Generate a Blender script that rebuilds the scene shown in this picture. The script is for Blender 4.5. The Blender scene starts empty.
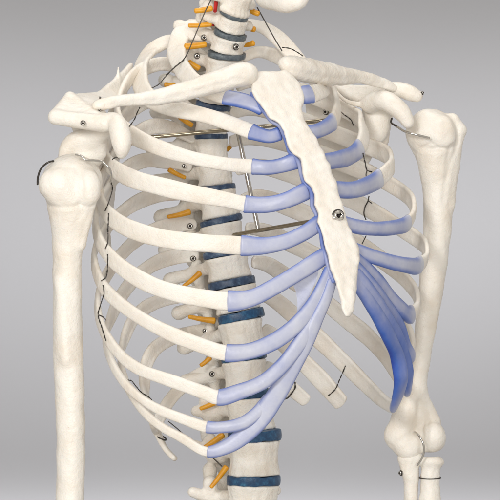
import bpy, bmesh, math, random
import numpy as np
from mathutils import Vector

random.seed(7); rng = np.random.default_rng(7)
scene = bpy.context.scene
COL = scene.collection

# ------------------------------------------------------------------ space
# Everything is modelled in a "bench" space: x to the right, y downwards, z towards
# the viewer, 1 unit = 0.9 mm; W() turns it into metres in the world.
S = 0.0009
D = 2400.0
YAW = math.radians(28.0)
CY, SY = math.cos(YAW), math.sin(YAW)
X0 = 213.0

def W(p):
    p = np.asarray(p, float)
    x, y, z = p[..., 0], p[..., 1], p[..., 2]
    k = (D - z) / D
    return np.stack([(x - 250) * k * S, -z * S, (250 - y) * k * S + 1.35], -1)

# ------------------------------------------------------------------ materials
def new_mat(name):
    m = bpy.data.materials.new(name); m.use_nodes = True
    nt = m.node_tree
    return m, nt, nt.nodes['Principled BSDF']

def N(nt, t, **kw):
    n = nt.nodes.new(t)
    for k, v in kw.items():
        if k in ('inp',):
            for a, b in v.items(): n.inputs[a].default_value = b
        else: setattr(n, k, v)
    return n

def ramp(nt, stops):
    r = nt.nodes.new('ShaderNodeValToRGB')
    el = r.color_ramp.elements
    while len(el) < len(stops): el.new(0.5)
    for e, (p, c) in zip(el, stops):
        e.position = p; e.color = (*c, 1)
    return r

def bone_mat(name, c1, c2, c3, rough=0.46, scale=1.0, bump=0.35, sss=0.12):
    m, nt, b = new_mat(name)
    L = nt.links
    tc = N(nt, 'ShaderNodeTexCoord')
    n1 = N(nt, 'ShaderNodeTexNoise', inp={'Scale': 38 * scale, 'Detail': 5.0, 'Roughness': 0.6})
    L.new(tc.outputs['Object'], n1.inputs['Vector'])
    r1 = ramp(nt, [(0.34, c2), (0.58, c1), (0.75, c1)])
    L.new(n1.outputs['Fac'], r1.inputs['Fac'])
    n2 = N(nt, 'ShaderNodeTexNoise', inp={'Scale': 520.0, 'Detail': 3.0, 'Roughness': 0.6})
    L.new(tc.outputs['Object'], n2.inputs['Vector'])
    r2 = ramp(nt, [(0.66, (0, 0, 0)), (0.78, (1, 1, 1))])
    L.new(n2.outputs['Fac'], r2.inputs['Fac'])
    mx = N(nt, 'ShaderNodeMix', data_type='RGBA')
    mm = N(nt, 'ShaderNodeMath', operation='MULTIPLY', inp={1: 0.5})
    L.new(r2.outputs['Color'], mm.inputs[0])
    L.new(mm.outputs[0], mx.inputs[0])
    L.new(r1.outputs['Color'], mx.inputs[6]); mx.inputs[7].default_value = (*c3, 1)
    L.new(mx.outputs[2], b.inputs['Base Color'])
    # casting texture: soft lumps, fine pores
    n3 = N(nt, 'ShaderNodeTexNoise', inp={'Scale': 130.0 * scale, 'Detail': 6.0, 'Roughness': 0.62})
    L.new(tc.outputs['Object'], n3.inputs['Vector'])
    n4 = N(nt, 'ShaderNodeTexNoise', inp={'Scale': 900.0, 'Detail': 2.0})
    L.new(tc.outputs['Object'], n4.inputs['Vector'])
    ad = N(nt, 'ShaderNodeMath', operation='MULTIPLY_ADD', inp={1: 0.22})
    L.new(n4.outputs['Fac'], ad.inputs[0]); L.new(n3.outputs['Fac'], ad.inputs[2])
    bp = N(nt, 'ShaderNodeBump', inp={'Strength': bump, 'Distance': 0.002})
    L.new(ad.outputs[0], bp.inputs['Height'])
    L.new(bp.outputs['Normal'], b.inputs['Normal'])
    rr = N(nt, 'ShaderNodeMapRange', inp={'To Min': rough - 0.08, 'To Max': rough + 0.12})
    L.new(n1.outputs['Fac'], rr.inputs['Value'])
    L.new(rr.outputs[0], b.inputs['Roughness'])
    b.inputs['Specular IOR Level'].default_value = 0.5
    if sss > 0:
        b.inputs['Subsurface Weight'].default_value = sss
        b.inputs['Subsurface Radius'].default_value = (1.0, 0.62, 0.38)
        b.inputs['Subsurface Scale'].default_value = 0.003
    return m

M = {}
M['bone'] = bone_mat('ivory_plastic', (0.87, 0.835, 0.772), (0.81, 0.745, 0.655), (0.54, 0.42, 0.30), rough=0.36, bump=0.62)
M['white_bone'] = bone_mat('white_plastic', (0.88, 0.845, 0.785), (0.84, 0.78, 0.70), (0.66, 0.55, 0.42), rough=0.36, scale=1.3, bump=0.5)

def cartilage_mat():
    m, nt, b = new_mat('blue_cartilage_plastic')
    L = nt.links
    at = N(nt, 'ShaderNodeAttribute', attribute_name='tint')
    tc = N(nt, 'ShaderNodeTexCoord')
    n1 = N(nt, 'ShaderNodeTexNoise', inp={'Scale': 48.0, 'Detail': 6.0, 'Roughness': 0.66})
    L.new(tc.outputs['Object'], n1.inputs['Vector'])
    sub = N(nt, 'ShaderNodeMath', operation='SUBTRACT', inp={1: 0.5}); L.new(n1.outputs['Fac'], sub.inputs[0])
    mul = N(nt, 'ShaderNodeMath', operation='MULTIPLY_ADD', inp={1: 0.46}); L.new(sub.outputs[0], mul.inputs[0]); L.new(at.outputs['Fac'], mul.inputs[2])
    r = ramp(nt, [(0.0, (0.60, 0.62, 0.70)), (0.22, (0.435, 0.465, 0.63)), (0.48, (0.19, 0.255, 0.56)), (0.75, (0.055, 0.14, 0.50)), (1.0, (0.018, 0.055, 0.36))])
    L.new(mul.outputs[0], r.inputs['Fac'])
    L.new(r.outputs['Color'], b.inputs['Base Color'])
    n3 = N(nt, 'ShaderNodeTexNoise', inp={'Scale': 160.0, 'Detail': 5.0, 'Roughness': 0.6})
    L.new(tc.outputs['Object'], n3.inputs['Vector'])
    bp = N(nt, 'ShaderNodeBump', inp={'Strength': 0.25, 'Distance': 0.0012})
    L.new(n3.outputs['Fac'], bp.inputs['Height']); L.new(bp.outputs['Normal'], b.inputs['Normal'])
    b.inputs['Roughness'].default_value = 0.36
    b.inputs['Subsurface Weight'].default_value = 0.15
    b.inputs['Subsurface Radius'].default_value = (0.8, 0.8, 1.0)
    b.inputs['Subsurface Scale'].default_value = 0.003
    return m
M['cartilage'] = cartilage_mat()

def mottled(name, stops, scale, rough, bump=0.3, metal=0.0):
    m, nt, b = new_mat(name); L = nt.links
    tc = N(nt, 'ShaderNodeTexCoord')
    n1 = N(nt, 'ShaderNodeTexNoise', inp={'Scale': scale, 'Detail': 6.0, 'Roughness': 0.68})
    L.new(tc.outputs['Object'], n1.inputs['Vector'])
    r = ramp(nt, stops); L.new(n1.outputs['Fac'], r.inputs['Fac'])
    L.new(r.outputs['Color'], b.inputs['Base Color'])
    bp = N(nt, 'ShaderNodeBump', inp={'Strength': bump, 'Distance': 0.001})
    L.new(n1.outputs['Fac'], bp.inputs['Height']); L.new(bp.outputs['Normal'], b.inputs['Normal'])
    b.inputs['Roughness'].default_value = rough; b.inputs['Metallic'].default_value = metal
    return m
M['disc'] = mottled('blue_grey_disc_paint', [(0.30, (0.018, 0.034, 0.075)), (0.52, (0.04, 0.075, 0.145)), (0.66, (0.10, 0.16, 0.24)), (0.78, (0.30, 0.38, 0.46))], 210, 0.34, 0.5)
M['disc_teal'] = mottled('teal_disc_paint', [(0.30, (0.010, 0.035, 0.085)), (0.52, (0.018, 0.072, 0.16)), (0.70, (0.04, 0.16, 0.28)), (0.82, (0.22, 0.40, 0.50))], 190, 0.34, 0.5)
M['disc_grey'] = mottled('grey_disc_paint', [(0.28, (0.04, 0.055, 0.07)), (0.48, (0.10, 0.125, 0.145)), (0.64, (0.17, 0.20, 0.21)), (0.80, (0.40, 0.44, 0.45))], 240, 0.36, 0.5)
M['nerve'] = mottled('orange_nerve_plastic', [(0.3, (0.62, 0.26, 0.012)), (0.6, (0.80, 0.38, 0.02))], 120, 0.38, 0.15)
M['artery'] = mottled('red_artery_plastic', [(0.3, (0.50, 0.015, 0.015)), (0.7, (0.66, 0.03, 0.03))], 120, 0.35, 0.1)
M['steel'] = mottled('polished_steel', [(0.3, (0.55, 0.53, 0.49)), (0.7, (0.70, 0.68, 0.64))], 90, 0.16, 0.05, 1.0)
M['brass_steel'] = mottled('warm_steel_rod', [(0.3, (0.30, 0.26, 0.19)), (0.7, (0.42, 0.37, 0.28))], 90, 0.22, 0.05, 1.0)
M['dark_wire'] = mottled('dark_wire_metal', [(0.3, (0.05, 0.046, 0.042)), (0.7, (0.10, 0.09, 0.08))], 300, 0.35, 0.05, 0.7)
M['black'] = mottled('dark_hole', [(0.3, (0.015, 0.01, 0.008)), (0.7, (0.03, 0.02, 0.015))], 300, 0.6, 0.05)
M['grey_bone'] = bone_mat('spine_plastic', (0.88, 0.845, 0.78), (0.81, 0.745, 0.65), (0.48, 0.37, 0.26), rough=0.36, scale=1.6, bump=0.7)

def backdrop_mat():
    m, nt, b = new_mat('grey_paper'); L = nt.links
    tc = N(nt, 'ShaderNodeTexCoord')
    n1 = N(nt, 'ShaderNodeTexNoise', inp={'Scale': 3.0, 'Detail': 3.0})
    L.new(tc.outputs['Object'], n1.inputs['Vector'])
    r = ramp(nt, [(0.3, (0.390, 0.395, 0.416)), (0.7, (0.398, 0.403, 0.424))])
    L.new(n1.outputs['Fac'], r.inputs['Fac']); L.new(r.outputs['Color'], b.inputs['Base Color'])
    b.inputs['Roughness'].default_value = 0.9; b.inputs['Specular IOR Level'].default_value = 0.1
    return m
M['paper'] = backdrop_mat()

# ------------------------------------------------------------------ linking
def link(name, verts, faces, mat, parent=None, tint=None, smooth=True, world=True):
    me = bpy.data.meshes.new(name)
    v = W(verts) if world else np.asarray(verts)
    me.from_pydata(v.tolist(), [], faces)
    me.validate(clean_customdata=False)
    bm_ = bmesh.new(); bm_.from_mesh(me); bmesh.ops.recalc_face_normals(bm_, faces=bm_.faces); bm_.to_mesh(me); bm_.free()
    if smooth: me.polygons.foreach_set('use_smooth', np.ones(len(me.polygons), bool))
    if tint is not None:
        a = me.attributes.new('tint', 'FLOAT', 'POINT')
        a.data.foreach_set('value', np.asarray(tint, np.float32))
    me.materials.append(mat); me.update()
    o = bpy.data.objects.new(name, me); COL.objects.link(o)
    if parent is not None: o.parent = parent
    return o

# ------------------------------------------------------------------ splines and sweeps
def spline(P, step=2.2):
    P = np.asarray(P, float); n = len(P)
    d = np.linalg.norm(np.diff(P[:, :3], axis=0), axis=1)
    t = np.concatenate([[0], np.cumsum(np.maximum(d, 1e-3) ** 0.75)])
    m = np.zeros_like(P)
    for i in range(n):
        if i == 0: m[i] = (P[1] - P[0]) / (t[1] - t[0])
        elif i == n - 1: m[i] = (P[-1] - P[-2]) / (t[-1] - t[-2])
        else:
            a = (P[i] - P[i-1]) / (t[i] - t[i-1]); b = (P[i+1] - P[i]) / (t[i+1] - t[i])
            h0, h1 = t[i] - t[i-1], t[i+1] - t[i]
            m[i] = (a * h1 + b * h0) / (h0 + h1)
    out, idx = [], [0]
    for i in range(n - 1):
        k = max(2, int(math.ceil(d[i] / step))); h = t[i+1] - t[i]
        u = np.linspace(0, 1, k, endpoint=False)[:, None]
        out.append((2*u**3 - 3*u**2 + 1) * P[i] + (u**3 - 2*u**2 + u) * h * m[i] + (-2*u**3 + 3*u**2) * P[i+1] + (u**3 - u**2) * h * m[i+1])
        idx.append(idx[-1] + k)
    out.append(P[-1:])
    return np.concatenate(out), idx

def gsmooth(a, n):
    a = a.copy()
    for _ in range(n):
        b = a.copy(); b[1:-1] = 0.25 * a[:-2] + 0.5 * a[1:-1] + 0.25 * a[2:]; a = b
    return a

def nrm(v): return v / np.maximum(np.linalg.norm(v, axis=-1, keepdims=True), 1e-9)

def sweep(C, h, th, Nrm, seg=16, ex=2.4, cap0=True, cap1=True, capl=0.8, wob=0.0, groove=0.0):
    """C centre line, h half height (along B), th half thickness (along Nrm). returns verts, faces, ring angle, arc position"""
    n = len(C)
    # extra rings at both ends so that the rounded caps stay smooth
    s_ = np.concatenate([[0], np.cumsum(np.linalg.norm(np.diff(C, axis=0), axis=1))])
    r0 = min(float(np.max(h)), float(np.max(th)) * 1.6) * capl
    ex_ = r0 * np.array([0.03, 0.1, 0.22, 0.4, 0.62, 0.85])
    s2 = np.unique(np.concatenate([s_] + ([ex_] if cap0 else []) + ([s_[-1] - ex_] if cap1 else [])))
    s2 = s2[np.concatenate([[True], np.diff(s2) > 0.03])]
    ip = lambda a: np.stack([np.interp(s2, s_, a[:, q]) for q in range(3)], 1)
    if np.ndim(h): h = np.interp(s2, s_, h)
    if np.ndim(th): th = np.interp(s2, s_, th)
    C, Nrm = ip(C), ip(Nrm); n = len(C)
    T = np.gradient(C, s2, axis=0); T = nrm(T)
    Nn = nrm(Nrm - (Nrm * T).sum(1, keepdims=True) * T)
    B = np.cross(T, Nn)
    s = np.concatenate([[0], np.cumsum(np.linalg.norm(np.diff(C, axis=0), axis=1))])
    hh = np.broadcast_to(h, (n,)).astype(float).copy(); tt = np.broadcast_to(th, (n,)).astype(float).copy()
    if wob:
        ph = rng.uniform(0, 6.28, 6)
        hh *= 1 + wob * (np.sin(s / 17 + ph[0]) + 0.6 * np.sin(s / 7.3 + ph[1]))
        tt *= 1 + wob * (np.sin(s / 13 + ph[2]) + 0.6 * np.sin(s / 6.1 + ph[3]))
    cs = np.ones(n)
    r = np.minimum(hh, tt * 1.6) * capl
    if cap0: cs = np.minimum(cs, np.sqrt(np.clip(1 - (1 - np.clip(s / r, 0, 1)) ** 2, 0, 1)) * 0.98 + 0.02)
    if cap1: cs = np.minimum(cs, np.sqrt(np.clip(1 - (1 - np.clip((s[-1] - s) / r, 0, 1)) ** 2, 0, 1)) * 0.98 + 0.02)
    a = np.linspace(0, 2 * np.pi, seg, endpoint=False)
    ca, sa = np.cos(a), np.sin(a)
    px = np.sign(ca) * np.abs(ca) ** (2 / ex); py = np.sign(sa) * np.abs(sa) ** (2 / ex)
    if groove: py = np.where(py < 0, py * (1 - groove * np.exp(-((px + 0.35) / 0.28) ** 2)), py)
    V = C[:, None, :] + (cs * hh)[:, None, None] * px[None, :, None] * B[:, None, :] + (cs * tt)[:, None, None] * py[None, :, None] * Nn[:, None, :]
    V = V.reshape(-1, 3)
    F = []
    for i in range(n - 1):
        for j in range(seg):
            k = (j + 1) % seg
            F.append((i*seg + j, i*seg + k, (i+1)*seg + k, (i+1)*seg + j))
    base = len(V)
    V = np.concatenate([V, C[:1], C[-1:]])
    for j in range(seg):
        k = (j + 1) % seg
        F.append((base, k, j)); F.append((base + 1, (n-1)*seg + j, (n-1)*seg + k))
    ang = np.concatenate([np.tile(px, n), [0, 0]]); arc = np.concatenate([np.repeat(s, seg), [0, s[-1]]])
    face = np.concatenate([np.tile(py, n), [0, 0]])
    return V, F, ang, arc, face

def refine(C, cap):
    return C

def tube_mesh(pts, r, step=1.5, seg=8, taper=None):
    P = np.asarray(pts, float)
    C, _ = spline(P, step)
    n = len(C)
    # parallel transport frame
    T = nrm(np.gradient(C, axis=0)); u = np.zeros_like(C)
    ref = np.array([0., 0, 1]) if abs(T[0, 2]) < 0.8 else np.array([1., 0, 0])
    u[0] = nrm(ref - (ref @ T[0]) * T[0])
    for i in range(1, n):
        v = u[i-1] - (u[i-1] @ T[i]) * T[i]; u[i] = v / max(np.linalg.norm(v), 1e-9)
    rr = r if np.ndim(r) == 0 else np.interp(np.linspace(0, 1, n), np.linspace(0, 1, len(r)), r)
    V, F, *_ = sweep(C, rr, rr, u, seg=seg, ex=2.0, capl=0.6)
    return V, F

def join(parts):
    Vs, Fs, o = [], [], 0
    for V, F in parts:
        Vs.append(V); Fs += [tuple(i + o for i in f) for f in F]; o += len(V)
    return np.concatenate(Vs), Fs

# ------------------------------------------------------------------ signed distance sculpting
def smin(a, b, k):
    if k <= 0: return np.minimum(a, b)
    h = np.clip(0.5 + 0.5 * (b - a) / k, 0, 1)
    return b * (1 - h) + a * h - k * h * (1 - h)
def smax(a, b, k): return -smin(-a, -b, k)

def capsule(a, b, ra, rb):
    a = np.array(a, float); b = np.array(b, float)
    def f(P):
        ba = b - a; pa = P - a
        t = np.clip((pa @ ba) / max(ba @ ba, 1e-9), 0, 1)
        return np.linalg.norm(pa - t[..., None] * ba, axis=-1) - (ra + (rb - ra) * t)
    f.bb = (np.minimum(a - ra, b - rb), np.maximum(a + ra, b + rb)); return f

def ellipsoid(c, r, ax=None):
    c = np.array(c, float); r = np.array(r, float)
    R = np.eye(3) if ax is None else np.array(ax, float)
    def f(P):
        q = (P - c) @ R.T
        k0 = np.linalg.norm(q / r, axis=-1); k1 = np.linalg.norm(q / (r * r), axis=-1)
        return k0 * (k0 - 1) / np.maximum(k1, 1e-6)
    m = max(r); f.bb = (c - m, c + m); return f

def tri(a, b, c, r):
    a, b, c = (np.array(v, float) for v in (a, b, c))
    def f(P):
        ba, cb, ac = b - a, c - b, a - c
        n = np.cross(ba, ac)
        pa, pb, pc = P - a, P - b, P - c
        inside = (np.sign((np.cross(ba, n) * pa).sum(-1)) + np.sign((np.cross(cb, n) * pb).sum(-1)) + np.sign((np.cross(ac, n) * pc).sum(-1))) >= 2.0
        def e(v, p):
            t = np.clip((p @ v) / (v @ v), 0, 1); q = v * t[..., None] - p
            return (q * q).sum(-1)
        de = np.minimum(np.minimum(e(ba, pa), e(cb, pb)), e(ac, pc))
        dp = (pa @ n) ** 2 / (n @ n)
        return np.sqrt(np.where(inside, dp, de)) - r
    S_ = np.stack([a, b, c]); f.bb = (S_.min(0) - r, S_.max(0) + r); return f

def chain(pts):
    Q, _ = spline(np.array(pts, float), 4.0)
    caps = [capsule(p[:3], q[:3], p[3], q[3]) for p, q in zip(Q[:-1], Q[1:])]
    def f(P):
        d = caps[0](P)
        for c in caps[1:]: d = smin(d, c(P), 0.8)
        return d
    f.bb = (np.min([c.bb[0] for c in caps], 0), np.max([c.bb[1] for c in caps], 0))
    return [f]

def lumps(P, amp, wl, seed):
    r = np.random.default_rng(seed); o = np.zeros(P.shape[:-1])
    for _ in range(7):
        k = nrm(r.normal(size=3)) * (2 * np.pi / (wl * r.uniform(0.6, 1.6)))
        o += np.sin(P @ k + r.uniform(0, 6.28))
    return o * amp / 4.2

def grooves(lines, zmin):
    """shallow lines pressed into the front of a casting: (polyline, width, depth)"""
    def post(P, d):
        for pts, w, dep in lines:
            Q, _ = spline(np.array([(x, y, 0) for x, y in pts], float), 3.0)
            m = np.full(d.shape, 1e9)
            for a, b in zip(Q[:-1, :2], Q[1:, :2]):
                e = b - a; q = P[..., :2] - a
                t = np.clip((q @ e) / (e @ e), 0, 1)
                m = np.minimum(m, np.linalg.norm(q - t[..., None] * e, axis=-1))
            d = d + dep * np.exp(-(m / w) ** 2) * np.clip((P[..., 2] - zmin) / 4, 0, 1)
        return d
    return post

def sculpt(prims, vox=1.2, k=4.0, subs=(), subk=2.0, lump=(0.35, 12.0), seed=1, ks=None, post=None, pad=4):
    lo = np.min([p.bb[0] for p in prims], 0) - pad; hi = np.max([p.bb[1] for p in prims], 0) + pad
    nn = np.ceil((hi - lo) / vox).astype(int) + 1
    ax = [lo[i] + vox * np.arange(nn[i]) for i in range(3)]
    P = np.stack(np.meshgrid(*ax, indexing='ij'), -1)
    d = None
    for i, p in enumerate(prims):
        v = p(P)
        d = v if d is None else smin(d, v, k if ks is None else ks[i])
    for s in subs: d = smax(d, -s(P), subk)
    if post: d = post(P, d)
    if lump: d = d + lumps(P, lump[0], lump[1], seed) + lumps(P, lump[0] * 0.3, lump[1] * 0.35, seed + 9)
    return surface_nets(d, lo, vox)

def surface_nets(d, lo, vox, relax=3):
    ins = d < 0
    nx, ny, nz = d.shape
    acc = np.zeros((nx-1, ny-1, nz-1, 3)); cnt = np.zeros((nx-1, ny-1, nz-1))
    corners = [(i, j, k) for i in (0, 1) for j in (0, 1) for k in (0, 1)]
    def sl(c): return tuple(slice(c[a], d.shape[a] - 1 + c[a]) for a in range(3))
    for c in corners:
        for a in range(3):
            if c[a] == 0:
                e = list(c); e[a] = 1
                v0, v1 = d[sl(c)], d[sl(e)]
                m = (v0 < 0) != (v1 < 0)
                t = np.where(m, v0 / np.where(m, v0 - v1, 1), 0)
                p = np.array(c, float)
                for b in range(3):
                    acc[..., b] += np.where(m, p[b] + (t if b == a else 0), 0)
                cnt += m
    act = cnt > 0
    ids = -np.ones(act.shape, int); ids[act] = np.arange(act.sum())
    I = np.argwhere(act)
    V = lo + vox * (I + acc[act] / cnt[act][:, None])
    F = []
    for a in range(3):
        b, c = (a + 1) % 3, (a + 2) % 3
        s0 = [slice(None)] * 3; s1 = [slice(None)] * 3
        s0[a] = slice(0, -1); s1[a] = slice(1, None)
        x0, x1 = ins[tuple(s0)], ins[tuple(s1)]
        E = np.argwhere(x0 != x1)
        ok = (E[:, b] > 0) & (E[:, c] > 0) & (E[:, b] < d.shape[b] - 1) & (E[:, c] < d.shape[c] - 1)
        E = E[ok]
        if not len(E): continue
        flip = x0[tuple(E.T)]
        def g(db, dc):
            q = E.copy(); q[:, b] -= db; q[:, c] -= dc
            return ids[tuple(q.T)]
        Q = np.stack([g(1, 1), g(0, 1), g(0, 0), g(1, 0)], 1)
        Q[~flip] = Q[~flip][:, ::-1]
        F.append(Q)
    F = np.concatenate(F)
    # one light relaxation pass to hide the voxel grid
    src = np.concatenate([F[:, q] for q in range(4)] * 2)
    dst = np.concatenate([F[:, (q + 1) % 4] for q in range(4)] + [F[:, (q - 1) % 4] for q in range(4)])
    n = np.bincount(src, minlength=len(V))
    for _ in range(relax):
        sm = np.stack([np.bincount(src, V[dst, q], minlength=len(V)) for q in range(3)], 1)
        V = 0.5 * V + 0.5 * sm / n[:, None]
    return V, F[:, ::-1].tolist()

# ------------------------------------------------------------------ the model's root
root = bpy.data.objects.new('skeleton_model', None); COL.objects.link(root)
root.location = (0, 0, 0)
root['label'] = 'ivory plastic anatomical skeleton torso with blue rib cartilage, orange nerves and wired shoulder joints'
root['category'] = 'skeleton model'

# ------------------------------------------------------------------ small hardware
def screw(x, y, z, r, parent, dirn=(0.15, 0, 1.0), name='screw'):
    """pan head with a dark socket in a dark washer"""
    dz = nrm(np.array(dirn, float)); u = nrm(np.cross(dz, [0, 1, 0])); v = np.cross(dz, u)
    prof = [(1.30, -1.5), (1.30, 0.1), (1.12, 0.35), (1.02, 0.2), (1.0, 0.9), (0.86, 1.25), (0.55, 1.4), (0.48, 1.35), (0.42, 0.55), (0.0, 0.5)]
    seg = 18; V, F = [], []
    for (pr, ph) in prof:
        for j in range(seg):
            a = 2 * math.pi * j / seg
            rad = pr * r
            if 0 < pr < 0.5: rad *= 1 + 0.35 * math.cos(3 * a) ** 2
            V.append(np.array([x, y, z]) + dz * ph * r * 0.7 + (u * math.cos(a) + v * math.sin(a)) * rad)
    for i in range(len(prof) - 1):
        for j in range(seg):
            k = (j + 1) % seg
            F.append((i*seg + j, i*seg + k, (i+1)*seg + k, (i+1)*seg + j))
    V = np.array(V)
    o = link(name, V, F, M['steel'], parent)
    o.data.materials.append(M['black']); o.data.materials.append(M['dark_wire'])
    mi = np.zeros(len(F), int)
    for i in range(len(prof) - 1):
        if i >= 7: mi[i*seg:(i+1)*seg] = 1
        if i in (1, 2, 3): mi[i*seg:(i+1)*seg] = 2
    o.data.polygons.foreach_set('material_index', mi[:len(o.data.polygons)])
    return o

from mathutils.bvhtree import BVHTree
_bvh = [None]
def lay_on(pts, r):
    """rest a wire on the bones it runs over: keeps its course, finds the depth of the bone surface below it"""
    if _bvh[0] is None:
        vv, ff = [], []
        for o in bpy.data.objects:
            if o.type == 'MESH' and o.name.split('.')[0] in ('rib', 'floating_rib', 'costal_cartilage', 'scapula', 'clavicle', 'humerus', 'vertebra'):
                k = len(vv); vv += [v.co.copy() for v in o.data.vertices]; ff += [tuple(i + k for i in p.vertices) for p in o.data.polygons]
        _bvh[0] = BVHTree.FromPolygons(vv, ff)
    Q, _ = spline(np.asarray(pts, float), 1.6)
    org = Vector((0, -D * S, 1.35)); z = np.full(len(Q), np.nan)
    for i, q in enumerate(Q):
        w_ = Vector(W(q)); h = _bvh[0].ray_cast(org, (w_ - org).normalized())
        if h[0] is not None and abs(-h[0].y / S - q[2]) < 70: z[i] = -h[0].y / S + r + 0.5
    ok = ~np.isnan(z)
    if ok.sum() > 2:
        t = np.arange(len(Q)); Q[:, 2] = np.interp(t, t[ok], z[ok])
        Q[:, 2] = np.maximum(Q[:, 2], gsmooth(Q[:, 2], 6))
    return Q

def wire(pts, r, parent, mat='dark_wire', name='wire', twist=False):
    if twist: pts = lay_on(pts, r * 1.4)
    if twist:
        C, _ = spline(np.asarray(pts, float), 0.9)
        C = gsmooth(C, 3)
        T = nrm(np.gradient(C, axis=0)); ref = np.array([0.3, 0.1, 1.0])
        u = nrm(np.cross(T, ref)); v = np.cross(T, u)
        s = np.concatenate([[0], np.cumsum(np.linalg.norm(np.diff(C, axis=0), axis=1))])
        parts = []
        for ph in (0, math.pi):
            a = s / 2.1 + ph
            parts.append(tube_mesh(C + r * 0.75 * (np.cos(a)[:, None] * u + np.sin(a)[:, None] * v), r * 0.72, step=1.0, seg=6))
        V, F = join(parts)
    else:
        V, F = tube_mesh(pts, r, seg=8)
    return link(name, V, F, M[mat], parent)

# ------------------------------------------------------------------ spine
# discs: left end x, left y, right end x, right y, thickness, pitch (deg)
DISCS = [
    ('C5/6', 224, -14, 253, -6, 4, 20), ('C6/7', 219, 10, 249, 17, 4.2, 20), ('C7/T1', 213, 30, 247, 36, 5.0, 18),
    ('T1/2', 207, 53, 246, 54, 5.0, 14), ('T2/3', 201, 79, 239, 80, 5, 10), ('T3/4', 195, 102, 231, 107, 5.5, 8), ('T4/5', 194, 136, 228, 136, 5.2, 2),
    ('T5/6', 195, 163, 231, 161, 5, 0), ('T6/7', 197, 191, 236, 186, 5.5, -2), ('T7/8', 199, 226, 243, 216, 6, -2), ('T8/9', 202, 257, 248, 250, 6.5, -2),
    ('T9/10', 207, 288, 256, 279, 7.5, -2), ('T10/11', 217, 322, 265, 311, 8.6, -1), ('T11/12', 220, 360, 267, 353, 8.2, 1), ('T12/L1', 223, 397, 270, 392, 8, 3),
    ('L1/2', 227, 438, 282, 433, 10.5, 5), ('L2/3', 226, 480, 281, 478, 9.2, 6), ('L3/4', 224, 528, 280, 528, 11, 6)]

class Frame: pass
def frame(c, pitch, roll, yaw=YAW):
    f = Frame(); f.c = np.array(c, float)
    cy, sy = math.cos(yaw), math.sin(yaw)
    eL = np.array([cy, 0, -sy]); eA = np.array([sy, 0, cy]); eU = np.array([0, -1.0, 0])
    p = math.radians(pitch)
    eA2 = math.cos(p) * eA - math.sin(p) * eU; eU2 = math.cos(p) * eU + math.sin(p) * eA
    cr, sr = math.cos(roll), math.sin(roll)
    R = np.array([[cr, -sr, 0], [sr, cr, 0], [0, 0, 1]])
    f.L, f.A, f.U = R @ eL, R @ eA2, R @ eU2
    f.M = np.stack([f.L, f.A, f.U])
    f.to = lambda L, A, U: f.c + L * f.L + A * f.A + U * f.U
    return f

def spine_z(x): return (x - X0) / SY * CY

dinfo = []
for (nm, xl, yl, xr, yr, th, pit) in DISCS:
    cx, cy_ = (xl + xr) / 2, (yl + yr) / 2
    if pit > 5: cy_ += 1.0
    w = (xr - xl) / 2
    rL = w / math.sqrt(CY ** 2 + (0.78 * SY) ** 2)
    dinfo.append(dict(nm=nm, c=np.array([cx, cy_, spine_z(cx) * 0.9]), rL=rL, rA=0.78 * rL, th=th, pit=pit, roll=math.atan2(yr - yl, xr - xl)))

def disc_mesh(d):
    f = frame(d['c'], d['pit'], d['roll'])
    seg, V, F = 40, [], []
    prof = [(0.0, 0.5), (0.9, 0.5), (0.975, 0.46), (0.988, 0.36), (0.995, 0.0), (0.988, -0.36), (0.975, -0.46), (0.9, -0.5), (0, -0.5)]
    for (r, u) in prof:
        for j in range(seg):
            a = 2 * math.pi * j / seg
            back = 1.0 if math.sin(a) > 0 else 0.86
            wv = 1 + 0.10 * math.sin(5 * a + d['rL']) + 0.08 * math.sin(11 * a)
            V.append(f.to(r * d['rL'] * math.cos(a), r * d['rA'] * math.sin(a) * back, u * d['th'] * 1.04 * wv))
    n = len(prof)
    for i in range(n - 1):
        for j in range(seg):
            k = (j + 1) % seg
            F.append((i*seg + j, i*seg + k, (i+1)*seg + k, (i+1)*seg + j))
    return np.array(V), F

def body_prim(f, rL, rA, H, waist, tl, tr):
    def fn(P):
        q = (P - f.c) @ f.M.T
        h = q[..., 2] / H
        pr = 1 - waist * (1 - np.clip(h * h, 0, 1)) 
        A = np.where(q[..., 1] < 0, q[..., 1] / 0.86, q[..., 1])
        ang = np.arctan2(A / rA, q[..., 0] / rL)
        pr = pr * (1 + 0.012 * np.sin(9 * ang + tl) + 0.008 * np.sin(17 * ang + tr))
        rad = np.sqrt((q[..., 0] / rL) ** 2 + (A / rA) ** 2)
        return smax((rad - pr) * rA, np.abs(q[..., 2]) - H, 3.0)
    m = max(rL, rA, H) + 2
    fn.bb = (f.c - m, f.c + m); return fn

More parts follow.
